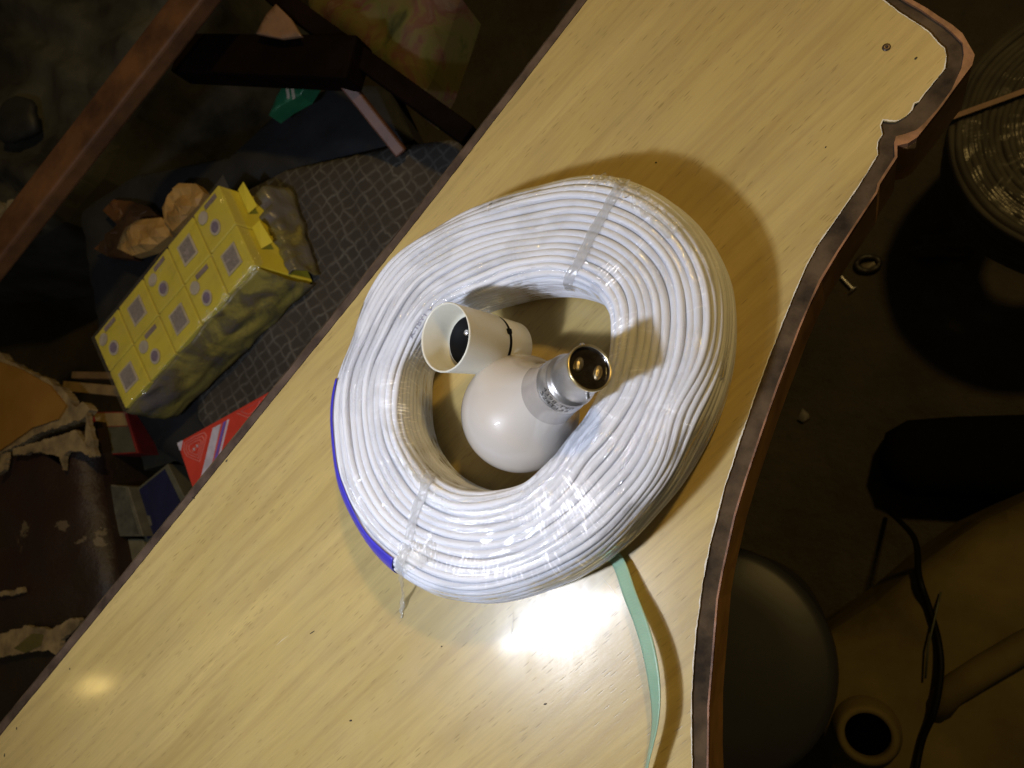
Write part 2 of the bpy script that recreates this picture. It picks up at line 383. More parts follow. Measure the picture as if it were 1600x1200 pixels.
def prof(th):
    ri=rad(RI,th)+.0022; ro=rad(RO,th)-.0022; wd=ro-ri; rr=min(.014,wd*.4)
    hs=CH-.0045*(.5+.5*math.cos(th-1.65))*1.0
    P=[(ri+.0015,.0035),(ri,.012),(ri,.024),(ri+.0001,hs-.009),(ri+.0010,hs-.0040),(ri+.0048,hs-.0012)]
    P+=[(ri+.013 if wd>.03 else ri+wd*.35,hs-.0010),(ri+wd*.55,hs-.002),(ro-rr*.8,hs-.0022),(ro-rr*.42,hs-.0055),(ro-rr*.14,hs-.012),(ro-.0003,hs-.024),(ro,.013),(ro-.0012,.0035)]
    return np.array(P)
_cache={}
def surf(th,s,off=0.0):
    key=round((th%(2*math.pi))*2000)
    if key not in _cache:
        P=prof(th); d=np.r_[0,np.cumsum(np.hypot(*np.diff(P,axis=0).T))]; tt=d/d[-1]
        u=np.linspace(0,1,161); r=np.interp(u,tt,P[:,0]); z=np.interp(u,tt,P[:,1])
        k=np.array([1,2,3,4,5,4,3,2,1.]);k/=k.sum()
        r=np.convolve(np.r_[[r[0]]*4,r,[r[-1]]*4],k,'valid'); z=np.convolve(np.r_[[z[0]]*4,z,[z[-1]]*4],k,'valid')
        _cache[key]=(r,z,d[-1])
    r,z,L=_cache[key]; x=min(max(s,0),1)*160; i=min(int(x),159); f=x-i
    R_=r[i]*(1-f)+r[i+1]*f; Z_=z[i]*(1-f)+z[i+1]*f
    tr=r[i+1]-r[i]; tz=z[i+1]-z[i]; tl=math.hypot(tr,tz) or 1
    nr,nz=-tz/tl,tr/tl
    R_+=nr*off; Z_+=nz*off
    return Vector((CX+R_*math.cos(th),CY+R_*math.sin(th),Z_)),L
N=32; NTH=420
coil=empty('cable_coil',(CX,CY,0),'coil of white electrical cable in clear film, lying on the desk around the bulb','cable coil')
def s_of(k,th):
    b=(k+.5)/N
    a=(n1(math.cos(th)*1.3+k*7.1,math.sin(th)*1.3,k*3.3)*.30+ n1(math.cos(th)*2.2+k*5.1,math.sin(th)*2.2,9+k)*.10)/N
    sh=n1(math.cos(th)*1.6+b*3,math.sin(th)*1.6,20+b*4)*.7/N
    # the outer turns are kinked at the lower right
    d=(th-(-.18)+math.pi)%(2*math.pi)-math.pi
    kink=-1.5/N*math.exp(-(d/.22)**2)*max(0,min(1,(b-.52)*6))*max(0,1-abs(b-.68)*4)
    return b+a+sh+kink
def strand(k):
    pts=[];rd=[]
    up=.0005*(rng.rand()-.3)
    for i in range(NTH):
        th=2*math.pi*i/NTH
        o=n1(math.cos(th)*1.6+k*3.7,math.sin(th)*1.6,k*1.9)*.0008*(1 if k>7 else .4)+up
        p,L=surf(th,s_of(k,th),o-.0008); pts.append(p); rd.append(L/N*.5*1.04)
    return pts,rd
mb=MB()
strands=[]
for k in range(N):
    pts,rd=strand(k); strands.append((pts,rd)); mb.tube(pts,rd,12,closed=True)
# the turns underneath
vs=[];fs=[];A,B=240,40
for i in range(A):
    for j in range(B): vs.append(surf(2*math.pi*i/A,j/(B-1),-.0016)[0])
for i in range(A):
    for j in range(B-1): fs.append((i*B+j,((i+1)%A)*B+j,((i+1)%A)*B+j+1,i*B+j+1))
    fs.append((i*B+B-1,((i+1)%A)*B+B-1,((i+1)%A)*B,i*B))
mb.add(vs,fs); mb.build('cable',M_cable,coil,smooth=True)
def uvgrid(name,mat,pts,uvs,A,B,closedA=False,closedB=False,parent=None,thick=0):
    me=bpy.data.meshes.new(name); fs=[]
    for i in range(A if closedA else A-1):
        for j in range(B-1): fs.append((i*B+j,i*B+j+1,((i+1)%A)*B+j+1,((i+1)%A)*B+j))
    me.from_pydata([tuple(p) for p in pts],[],fs); uv=me.uv_layers.new(name='UVMap')
    for poly in me.polygons:
        for li_ in poly.loop_indices:
            vi=me.loops[li_].vertex_index; u=uvs[vi]
            ii=vi//B
            if closedA and ii==0 and poly.vertices[0]//B==A-1: u=(uvs[(A-1)*B][0]+uvs[B][0],u[1])
            uv.data[li_].uv=u
        poly.use_smooth=True
    me.materials.append(mat); me.update()
    o=bpy.data.objects.new(name,me); COL.objects.link(o)
    if thick:
        q=o.modifiers.new('solid','SOLIDIFY'); q.thickness=thick; q.offset=1
    if parent: o.parent=parent; o.matrix_parent_inverse=Matrix.Translation(-parent.location)
    return o
A,B=480,110; pts=[];uvs=[]
for i in range(A):
    th=2*math.pi*i/A
    for j in range(B):
        s=j/(B-1); off=.0013+.0004*n1(math.cos(th)*9,math.sin(th)*9,s*14)
        pts.append(surf(th,s,off)[0]); uvs.append((i/A*.5,s*.12))
uvgrid('clear_film',M_film,pts,uvs,A,B,closedA=True,parent=coil)
# picture point -> (angle, profile) on the upper side of the coil
_tab=[(th,s,PJ(surf(th,s,.0012)[0])) for th in np.linspace(0,2*math.pi,240,endpoint=False) for s in np.linspace(.12,.9,100)]
def loc(px,py):
    best=min(_tab,key=lambda q:(q[2][0]-px)**2+(q[2][1]-py)**2+(0 if .25<q[1]<.8 else 30)); return best[0],best[1]
def patch(name,mat,path,width,off,parent,amp=.0004,fr=400,steps=60,across=10,thick=0,seed=0,wv=0.25):
    P=[loc(*p) for p in path]; th=[P[0][0]]
    for a,_ in P[1:]: th.append(th[-1]+((a-th[-1]+math.pi)%(2*math.pi)-math.pi))
    ss=[p[1] for p in P]; x=np.linspace(0,1,len(P)); pts=[];uvs=[]
    cen=[]
    for i in range(steps):
        t=i/(steps-1); cen.append((np.interp(t,x,th),np.interp(t,x,ss)))
    for i in range(steps):
        a,s=cen[i]; p,L=surf(a,s,0); a2,s2=cen[min(i+1,steps-1)]; a1,s1=cen[max(i-1,0)]
        R_=math.hypot(p.x-CX,p.y-CY); da=(a2-a1)*R_; ds=(s2-s1)*L; l=math.hypot(da,ds) or 1
        ux,us=-ds/l,da/l
        wd=width*(1+wv*n1(i*.17,seed,3))
        for j in range(across):
            q=(j/(across-1)-.5)*wd
            o=off+amp*n1(a*R_*fr+seed,(s*L+q)*fr,j*.3)
            pts.append(surf(a+ux*q/R_,s+us*q/L,o)[0]); uvs.append((i/steps*.06,j/across*.006+seed*.01))
    return uvgrid(name,mat,pts,uvs,steps,across,parent=parent,thick=thick)
patch('clear_tape',M_tape,[(893,452),(905,415),(925,370),(945,335),(962,300),(975,282)],.0052,.0019,coil,.0005,500,seed=1)
patch('clear_tape',M_tape,[(672,742),(662,770),(650,800),(640,835),(632,870),(626,898)],.0050,.0019,coil,.0005,500,seed=2)
patch('crumpled_film',M_crump,[(925,282),(960,287),(985,300),(1010,325),(1035,352),(1052,368)],.0072,.0022,coil,.0022,700,steps=110,across=16,seed=3,wv=.8)
patch('crumpled_film',M_crump,[(628,880),(645,868),(665,862),(685,860)],.011,.0022,coil,.0018,500,steps=60,across=16,seed=5,wv=.9)
patch('crumpled_film',M_crump,[(636,728),(652,745),(672,758)],.0035,.0018,coil,.0014,800,steps=50,across=10,seed=7,wv=.8)
_c=NT('creased_clear_film'); _tr=_c.n('ShaderNodeBsdfTransparent'); _tr.inputs[0].default_value=(.98,.98,.98,1); _gl=_c.n('ShaderNodeBsdfGlossy'); _gl.inputs['Color'].default_value=(.16,.16,.16,1); _gl.inputs['Roughness'].default_value=.16
_ad=_c.n('ShaderNodeAddShader'); _c.t.links.new(_tr.outputs[0],_ad.inputs[0]); _c.t.links.new(_gl.outputs[0],_ad.inputs[1]); _c.t.links.new(_ad.outputs[0],_c.out.inputs['Surface']); _c.t.nodes.remove(_c.p); M_crease=_c.mat
clusters=[(875,810,62,34,150),(905,770,40,30,70),(630,650,22,60,90),(600,610,20,50,25),(655,560,20,25,20),(955,440,16,30,50),(970,500,16,40,35),(985,560,30,50,25),(640,850,45,25,35),(720,880,50,14,45),(790,895,50,14,50),(880,880,50,14,35),(930,620,20,40,25),(1040,640,18,12,8),(1085,665,12,8,5),(770,320,40,15,5),(660,390,20,15,3),(1000,370,40,60,22),(900,290,60,15,14),(720,455,40,14,14),(560,760,15,50,12),(1100,440,25,60,15)]
rc=np.random.RandomState(3); mb=MB()
for cx_,cy_,sx_,sy_,n_ in clusters:
    for _ in range(n_):
        px_,py_=cx_+rc.randn()*sx_*.55,cy_+rc.randn()*sy_*.55
        th_,s_=loc(px_,py_); Lp=surf(th_,s_)[1]; R_=math.hypot(*(np.array(surf(th_,s_)[0])[:2]-np.array([CX,CY])))
        ln=(.0015+.006*rc.rand()**2)/Lp; sl=rc.randn()*.22; r0_=.00010+.00016*rc.rand(); pts=[]; rd=[]
        for i in range(11):
            t=i/10-.5; ss=s_+t*ln*2; dth=sl*t*ln*2*Lp/R_
            pts.append(surf(th_+dth,ss,.0013+.00022*math.sin(ss*N*2*math.pi)+.00015*math.cos(t*math.pi))[0]); rd.append(r0_*(.25+math.cos(t*math.pi)))
        mb.tube(pts,rd,6)
o=mb.build('film_creases',M_crease,coil,smooth=True); o['kind']='stuff'
# blue strip on the outer wall
ths=[math.atan2((W(px,py,.036).y-CY),(W(px,py,.036).x-CX)) for px,py in((516,594),(617,894))]
a0,a1=ths; a1=a0+((a1-a0)%(2*math.pi)); pts=[];uvs=[]
for i in range(90):
    th=a0+(a1-a0)*i/89
    for j in range(14):
        s=.655+.05*n1(i*.05,0,2)*.3+j/13*.24*(1-.35*max(0,(i-60)/30.)); pts.append(surf(th,s,.0019)[0]); uvs.append((i*.003,j*.001))
uvgrid('blue_strip',M_blue,pts,uvs,90,14,parent=coil,thick=.0003)
# little hanging tail of tape at the lower left, down to the desk
def ribbon(name,mat,pts3,wdirs,parent=None,thick=.0002,across=4,tint=None):
    A=len(pts3); P=[];U=[]
    for i,(p,wv) in enumerate(zip(pts3,wdirs)):
        for j in range(across):
            q=j/(across-1)-.5; P.append(Vector(p)+Vector(wv)*q); U.append((i*.002,j*.002))
    return uvgrid(name,mat,P,U,A,across,parent=parent,thick=thick)
tp=[(626,896,.030),(627,908,.022),(629,922,.012),(629,940,.004),(627,955,.0012),(627,966,.0008)]
pp=[];ww=[]
for i in range(30):
    t=i/29*(len(tp)-1); a=int(min(t,len(tp)-2)); f=t-a
    q=[tp[a][m_]*(1-f)+tp[a+1][m_]*f for m_ in range(3)]; pp.append(W(*q)+Vector((.0003*math.sin(i),0,0))); ww.append(Vector((.0022+.001*math.sin(i*.4),0,.0004*math.sin(i*1.3))))
ribbon('tape_tail',M_crump,pp,ww,coil)

def text_mesh(body,size):
    cu=bpy.data.curves.new('t','FONT'); cu.body=body; cu.size=size; cu.align_x='LEFT'; cu.resolution_u=2
    ob=bpy.data.objects.new('t',cu); COL.objects.link(ob); bpy.context.view_layer.update()
    me=bpy.data.meshes.new_from_object(ob.evaluated_get(bpy.context.evaluated_depsgraph_get()))
    bpy.data.objects.remove(ob); bpy.data.curves.remove(cu)
    bm=bmesh.new(); bm.from_mesh(me); bmesh.ops.triangulate(bm,faces=bm.faces); bmesh.ops.subdivide_edges(bm,edges=bm.edges,cuts=1); bm.to_mesh(me); bm.free()
    return me
def link_mesh(name,me,mat,parent):
    me.materials.clear(); me.materials.append(mat); me.name=name
    o=bpy.data.objects.new(name,me); COL.objects.link(o); o.parent=parent; o.matrix_parent_inverse=Matrix.Translation(-parent.location); return o
# print on one of the turns, following it
ta_,ts_=loc(648,533); kk=int(round(ts_*N-.5)); 
me=text_mesh('A-1BY1 V',.0042)
wmax=max(v.co.x for v in me.vertices)
Pk,Rk=strands[kk]
for v in me.vertices:
    rr_=math.hypot(Pk[0].x-CX,Pk[0].y-CY)*.78
    th=ta_-v.co.x*1.25/.066
    x=(th%(2*math.pi))/(2*math.pi)*NTH; i=int(x); f=x-i
    p=Pk[i%NTH].lerp(Pk[(i+1)%NTH],f); r=Rk[i%NTH]+.00035
    rdir=Vector((math.cos(th),math.sin(th),0)); ph=(v.co.y-.0015)/.0030*1.0
    v.co=p+(rdir*math.sin(ph)+Vector((0,0,1))*math.cos(ph))*r
link_mesh('printed_marking',me,M_ink,coil)

# ------------------------------------------------------------------ green strap
gp_=[(940,862,.0015,5.4),(965,876,.003,5.6),(985,930,.007,5.8),(1004,980,.010,5.8),(1017,1030,.012,5.2),(1024,1080,.0125,4.4),(1024,1130,.012,3.8),(1014,1185,.010,3.2),(1003,1235,.008,4),(985,1300,.006,5),(950,1390,.004,5.4)]
strap=empty('packing_strap',W(965,900,0),'pale green plastic packing strap curving out from under the cable coil towards the viewer','strap')
ys=np.array([g_[1] for g_ in gp_]); pp=[];ww=[]
def sm(arr,t): 
    n_=len(arr)-1; x=t*n_; i=min(int(x),n_-1); f=x-i; p0=arr[max(i-1,0)];p1=arr[i];p2=arr[i+1];p3=arr[min(i+2,n_)]
    return .5*((2*p1)+(-p0+p2)*f+(2*p0-5*p1+4*p2-p3)*f*f+(-p0+3*p1-3*p2+p3)*f**3)
G=np.array(gp_)
cl=[]
for i in range(90):
    t=i/89; q=[sm(G[:,m_],t) for m_ in range(4)]; cl.append((W(q[0],q[1],q[2]),q[3],t))
for i,(p,wd,t) in enumerate(cl):
    a=cl[max(i-1,0)][0]; b=cl[min(i+1,89)][0]; tg=(b-a).normalized(); sd=tg.cross(Vector((0,0,1))).normalized()
    tw=.25+1.0*math.exp(-((t-.72)/.22)**2)
    wv=(sd*math.cos(tw)+tg.cross(sd)*math.sin(tw)); pp.append(p); ww.append(wv*.0074)
ribbon('strap_band',M_green,pp,ww,strap,thick=.0005,across=7)

# ------------------------------------------------------------------ light bulb
bc=W(813,646,.0297); tip=on_sphere(bc,921,575,.0735); ax=(tip-bc).normalized(); BL=.0735
print('bulb axis',ax,'tip z',tip.z,'cap ratio',abs(ax.dot(Vector(TC))))
bulb=empty('light_bulb',(bc.x,bc.y,0),'pearl glass light bulb with silver bayonet cap lying inside the cable coil','light bulb')
R=.0297; pr=[]
for i in range(29):
    a=math.pi*i/28*.735; pr.append((-R*math.cos(a),R*math.sin(a) if i else .0001))
pr+= [(.0245,.0193),(.0290,.0171),(.0335,.0156),(.0360,.0150)]
MB().lathe(pr,bc,ax,96).build('glass_globe',M_glassbulb,bulb,smooth=True)
MB().lathe([(.0360,.0150),(.0400,.0141),(.0440,.0134),(.0470,.0129),(.0486,.0122)],bc,ax,96).build('glass_neck',M_collar,bulb,smooth=True)
cp=MB().lathe([(.0472,.0118),(.0474,.0127),(.0480,.0130),(.0486,.0129),(.0492,.0125),(.0558,.0121),(.0564,.0123),(.0570,.0120),(.0576,.0110),(.0583,.0105),(.0590,.0102),(.0725,.0101),(.0733,.0103),(.0737,.0102),(.0738,.0098),(.0733,.0096),(.0722,.0095)],bc,ax,96).build('metal_cap',M_cap,bulb,smooth=True)
MB().lathe([(.0728,.01035),(.0736,.01045),(.0742,.0103),(.0743,.0097),(.0738,.0095)],bc,ax,96).build('cap_rim',M_caprim,bulb,smooth=True)
MB().lathe([(.0733,.0096),(.0722,.0093),(.0720,.0085),(.0724,.0050),(.0726,.0001)],bc,ax,64).build('insulator',M_vitrite,bulb,smooth=True)
v1=Vector(RX)*.88-Vector(UY)*.25; v1=(v1-ax*v1.dot(ax)).normalized(); v2=ax.cross(v1)
for sg in(-1,1):
    c=bc+ax*.0722+v1*sg*.0046
    mb=MB(); vs=[]; fs=[]; seg=20
    for i in range(6):
        ph=math.pi/2*i/5
        for k in range(seg):
            t=2*math.pi*k/seg; vs.append(c+(v1*math.cos(t)*.0020+v2*math.sin(t)*.0036)*math.cos(ph)**.6+ax*(.0018*math.sin(ph)+.0003*n1(k,i)))
    for i in range(5):
        for k in range(seg): fs.append((i*seg+k,i*seg+(k+1)%seg,(i+1)*seg+(k+1)%seg,(i+1)*seg+k))
    mb.add(vs,fs); mb.build('contact',M_solder,bulb,smooth=True)
pd=Vector(UY)*.95+Vector(RX)*.05; pd=(pd-ax*pd.dot(ax)).normalized()
for sg in(-1,1):
    c=bc+ax*.0692; MB().lathe([(.0098,.0011),(.0120,.0011),(.0124,.0009),(.0125,.0001)],c,pd*sg,16).build('bayonet_pin',M_cap,bulb,smooth=True)
# stamped print around the flared collar of the cap
for body,a_ax,sz in(('4398-T90',.0524,.0036),('S24T132',.0491,.0036)):
    me=text_mesh(body,sz); 
    side=(-Vector(UY)*.55+Vector(TC)*.8+Vector(RX)*-.25); side=(side-ax*side.dot(ax)).normalized(); sv=ax.cross(side)
    wm=max(v.co.x for v in me.vertices)
    for v in me.vertices:
        an=(v.co.x-wm/2)/.0122*1.25; r=.01262-.0005*(v.co.y+a_ax-.0492)/.0066
        v.co=bc+ax*(a_ax+v.co.y)+(side*math.cos(an)+sv*math.sin(an))*r
    link_mesh('stamped_print',me,M_dark,bulb)

# ------------------------------------------------------------------ lamp holder
e=W(803,545,.0165); op=on_sphere(e,695,527,.050); hx=(op-e).normalized()
print('holder axis',hx,'op z',op.z,'ratio',abs(hx.dot(Vector(TC))))
hold=empty('lamp_holder',(e.x,e.y,0),'cream white plastic lamp holder with black ring, leaning open end up against the coil inside','lamp holder')
L=.050
MB().lathe([(-.0012,.0002),(-.0010,.0095),(.0000,.0128),(.0015,.0140),(.0100,.0146),(.0174,.0149),(.0181,.0146)],e,hx,80).build('base_cap',M_white,hold,smooth=True)
MB().lathe([(.0181,.0138),(.0181,.0152),(.0201,.0154),(.0201,.0135)],e,hx,80).build('black_ring',M_blk,hold)
MB().lathe([(.0198,.0140),(.0202,.0154),(.0210,.0157),(.034,.0162),(L-.0006,.0171),(L,.0170),(L+.0002,.0165),(L-.0006,.0160),(L-.015,.0152),(L-.0195,.0148),(L-.0200,.0120)],e,hx,96).build('skirt',M_white,hold,smooth=True)
MB().lathe([(L-.0196,.0149),(L-.0190,.0128),(L-.0152,.0128),(L-.0150,.0123),(L-.0300,.0122)],e,hx,64).build('inner_collar',M_white2,hold,smooth=True)
MB().lathe([(L-.0150,.0124),(L-.0148,.0120),(L-.0158,.0116),(L-.0160,.0001)],e,hx,64).build('socket_well',M_blk,hold,smooth=True)
q=hx.cross(Vector((0,0,1))).normalized(); q2=hx.cross(q)
for sg in(-1,1):
    c=e+hx*(L-.0205)+q*sg*.0045; MB().lathe([(0,.0016),(.005,.0016),(.0056,.0012),(.0058,.0001)],c,hx,16).build('plunger_contact',M_metal,hold,smooth=True)
for sg in(-1,1):
    sd_=(Vector(UY)*.3+Vector(TC)*.9); sd_=(sd_-hx*sd_.dot(hx)).normalized()*sg
    c=e+hx*.0205+sd_*.0153; MB().box(c,(.003,.003,.003),hx.to_track_quat('X','Z').to_matrix()).build('ring_lug',M_blk,hold,bevel=.0006)

# ------------------------------------------------------------------ things beside and below the desk
def V2(px,py,z,dx=0,dy=0): return W(px+dx,py+dy,z)
def poly(pts,z): return [W(x,y,z) for x,y in pts]
def sheet(name,pts,z,mat,parent=None,thick=.02,amp=.01,fr=12,res=.012,seed=0,dome=0.0,smooth=True,fold=0,fdir=(1,0)):
    """a soft, bumpy thing filling the outline pts (picture points carried down to height z)"""
    P=[W(x,y,z).xy for x,y in pts]; xs=[p.x for p in P]; ys=[p.y for p in P]
    bm=bmesh.new(); vs=[bm.verts.new((p.x,p.y,z)) for p in P]; f=bm.faces.new(vs)
    if f.normal.z<0: f.normal_flip()
    bmesh.ops.triangulate(bm,faces=[f])
    # regular cuts so that the surface can be displaced
    def cuts(a,b,ax):
        k=a+res
        while k<b:
            co=(k,0,0) if ax==0 else (0,k,0); no=(1,0,0) if ax==0 else (0,1,0)
            bmesh.ops.bisect_plane(bm,geom=bm.verts[:]+bm.edges[:]+bm.faces[:],plane_co=co,plane_no=no); k+=res
    cuts(min(xs),max(xs),0); cuts(min(ys),max(ys),1)
    bmesh.ops.remove_doubles(bm,verts=bm.verts,dist=1e-5)
    edge=[e for e in bm.edges if e.is_boundary]; bpts=[(e.verts[0].co.xy.copy(),e.verts[1].co.xy.copy()) for e in edge]
    for v in bm.verts:
        x,y=v.co.xy; d=9
        for a,b in bpts:
            ab=b-a; l=ab.length_squared; t=max(0,min(1,(v.co.xy-a).dot(ab)/l)) if l else 0
            d=min(d,(v.co.xy-a-ab*t).length)
        k=min(1,d/.03); rim=math.sqrt(max(0,1-(1-k)**2))
        h=amp*(n1(x*fr,y*fr,seed)+.5*n1(x*fr*2.3,y*fr*2.3,seed+3)+.25*n1(x*fr*5,y*fr*5,seed+3))
        if fold:
            q=x*fdir[0]+y*fdir[1]; h+=fold*abs(n1(q*fr*2.5,n1(x*4,y*4,seed),seed+7))*1.6
        v.co.z=z-dome*(1-rim)+h*rim
    r=bmesh.ops.extrude_face_region(bm,geom=bm.faces[:])
    for g_ in r['geom']:
        if isinstance(g_,bmesh.types.BMVert): g_.co.z=z-thick-dome
    bmesh.ops.recalc_face_normals(bm,faces=bm.faces)
    for f in bm.faces: f.smooth=smooth and abs(f.normal.z)>.2
    me=bpy.data.meshes.new(name); bm.to_mesh(me); bm.free(); me.materials.append(mat)
    o=bpy.data.objects.new(name,me); COL.objects.link(o)
    if parent: o.parent=parent; o.matrix_parent_inverse=Matrix.Translation(-parent.location)
    return o
def beam(mb,a,b,w_,h_,up=(0,0,1)):
    a=Vector(a);b=Vector(b); t=(b-a); r=t.to_track_quat('X','Z').to_matrix()
    mb.box((a+b)/2,(t.length,w_,h_),r)

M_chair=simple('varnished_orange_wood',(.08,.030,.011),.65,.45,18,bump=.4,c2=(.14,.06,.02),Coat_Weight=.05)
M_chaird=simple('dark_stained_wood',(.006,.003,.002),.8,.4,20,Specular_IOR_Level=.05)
M_strut=simple('reddish_wood',(.10,.045,.032),.5,.4,30)
def lattice():
    m=NT('diamond_lattice_fabric'); o=m.mapping(m.obj(),rot=(0,0,.95))
    wob=m.noise(m.obj(),55,3); 
    sx=m.n('ShaderNodeSeparateXYZ',i_0=o)
    def line(ax,sc):
        a=m.math('ADD',m.math('MULTIPLY',sx.outputs[ax],sc),m.math('MULTIPLY',wob,.9))
        f=m.math('ABSOLUTE',m.math('SUBTRACT',m.math('FRACT',a),.5)); return m.ramp(f,[(.0,1.),(.16,0.)])
    l=m.math('MAXIMUM',line(0,76),line(1,76))
    l=m.math('MULTIPLY',l,m.ramp(m.noise(m.obj(),30,4,.7),[(.35,.15),(.65,1.)]))
    c=m.mix(m.noise(m.obj(),12,3),(.026,.023,.020),(.052,.046,.040)); 
    m.P(Base_Color=m.mix(l,c,(.125,.122,.115)),Roughness=.85); m.bump(l,.5,.001); return m.mat
M_lat=lattice()
M_blackcloth=simple('black_cloth',(.010,.011,.014),.8,.3,40,bump=.4)
M_greycloth=simple('charcoal_cloth',(.026,.027,.025),.8,.5,9,bump=.5,c2=(.075,.075,.065))
SZ=-.27
chair=empty('wooden_chair',W(450,480,FZ),'worn orange wood chair with a diamond patterned seat, pulled up beside the desk','chair')
sheet('seat_cushion',[(300,335),(440,262),(600,225),(700,213),(715,217),(740,330),(700,470),(560,640),(440,700),(340,720),(300,650)],SZ,M_lat,chair,thick=.045,amp=.006,fr=9,dome=.008,seed=3)
mb=MB(); beam(mb,W(352,-60,-.13),W(-30,430,-.13),.040,.020); mb.build('arm_rest',M_chair,chair,bevel=.004)
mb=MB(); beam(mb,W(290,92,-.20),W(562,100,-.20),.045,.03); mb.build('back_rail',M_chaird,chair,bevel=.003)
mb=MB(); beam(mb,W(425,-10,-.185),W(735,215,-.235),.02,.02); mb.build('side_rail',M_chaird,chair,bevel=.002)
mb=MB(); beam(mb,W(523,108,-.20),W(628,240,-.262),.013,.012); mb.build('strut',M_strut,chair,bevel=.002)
for px,py in((330,350),(690,240),(340,660),(640,460)):
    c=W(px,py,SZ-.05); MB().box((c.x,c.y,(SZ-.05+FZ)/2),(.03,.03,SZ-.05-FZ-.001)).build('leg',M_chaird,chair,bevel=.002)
o=sheet('black_cloth',[(120,330),(200,270),(352,240),(430,165),(520,125),(600,128),(640,212),(470,262),(345,300),(300,420),(365,560),(365,720),(300,740),(236,700),(150,560)],SZ-.012,M_blackcloth,None,thick=.03,amp=.010,fr=10,seed=8,dome=.01)
tag(o,'black cloth draped over the chair, around the yellow carton pack and under the patterned seat','cloth')

# yellow pack of small cartons
def cart():
    m=NT('yellow_printed_card'); f=m.noise(m.obj(),40,4,.6)
    c=m.mix(m.ramp(f,[(.35,0.),(.7,.55)]),(.70,.61,.045),(.58,.49,.09))
    m.P(Base_Color=c,Roughness=.42,Coat_Weight=.3,Coat_Roughness=.25); return m.mat
M_yel=cart(); M_pan=simple('grey_printed_panel',(.27,.24,.24),.5,.2,300); M_panb=simple('pale_panel_border',(.50,.45,.36),.5)
M_oval=simple('violet_oval_mark',(.20,.16,.26),.5,.2,300); M_ovalb=simple('pale_oval_border',(.50,.46,.40),.5); M_bar=simple('violet_bar_mark',(.24,.19,.20),.5)
wr=NT('brown_shrink_wrap'); f=wr.noise(wr.obj(),22,5,.6,.6); 
wr.P(Base_Color=wr.ramp(f,[(.38,(.12,.11,.11)),(.50,(.13,.115,.05)),(.60,(.28,.245,.06))]),Roughness=.35,Coat_Weight=.4,Coat_Roughness=.2); wr.bump(wr.noise(wr.obj(),60,4,.6),.6,.003); M_wrap=wr.mat
zt=-.205; zb=-.266
T=[W(195,640,zt),W(399,414,zt),W(341,287,zt),W(146,527,zt)]       # near-left, near-right, far-right, far-left
Bt=[W(276,646,zb),W(490,440,zb),W(440,318,zb),W(225,560,zb)]
pack=empty('carton_pack',(T[0]+T[2])*.5+Vector((.03,0,-.06)),'pack of small yellow cartons in torn brown wrap, on the patterned chair seat','carton pack')
def bl(Q,u,v): return Q[0].lerp(Q[1],u).lerp(Q[3].lerp(Q[2],u),v)
def topq(u,v,h=0.0):
    p=bl(T,u,v); nn=(T[1]-T[0]).cross(T[3]-T[0]).normalized(); return p+nn*(h+.0012*n1(u*7,v*5))
NU=5
for r in range(2):
    for k in range(NU):
        off=.10 if r==0 else 0
        u0=max(0,(k-(.0))/NU)+.004; u1=(k+1)/NU-.004; v0=r/2+.008; v1_=(r+1)/2-.008
        mb=MB(); mb.hexa([bl(Bt,u0,v0),bl(Bt,u1,v0),bl(Bt,u1,v1_),bl(Bt,u0,v1_),topq(u0,v0),topq(u1,v0),topq(u1,v1_),topq(u0,v1_)])
        co=mb.build('carton',M_yel,pack,bevel=.0012)
        def quadp(cu,cv,ru,rv,h,name,mat,n_=4,rot=0,parent=co):
            vs=[]
            for q in range(n_):
                a=2*math.pi*q/n_+rot; vs.append(topq(u0+(u1-u0)*(cu+ru*math.cos(a)),v0+(v1_-v0)*(cv+rv*math.sin(a)),h))
            top=vs; bot=[p-Vector((0,0,.0006)) for p in vs]; m_=MB(); m_.v=[tuple(p) for p in top+bot]
            m_.f=[tuple(range(n_)),tuple(range(2*n_-1,n_-1,-1))]+[(i,i+n_,(i+1)%n_+n_,(i+1)%n_) for i in range(n_)]; m_.m=[0]*len(m_.f)
            oo=m_.build(name,mat); oo.parent=parent; 
            return oo
        if (k+r)%2==0:
            quadp(.5,.5,.36,.36,.0013,'panel_border',M_panb,4,math.pi/4); quadp(.5,.5,.28,.30,.0018,'printed_panel',M_pan,4,math.pi/4)
        else:
            quadp(.45,.32,.17,.17,.0013,'oval_border',M_ovalb,14); quadp(.45,.32,.12,.12,.0018,'oval_mark',M_oval,14)
            quadp(.62,.86,.30,.07,.0013,'bar_mark',M_bar,4,math.pi/4)
            quadp(.25,.72,.16,.14,.0013,'pale_mark',M_ovalb,9)
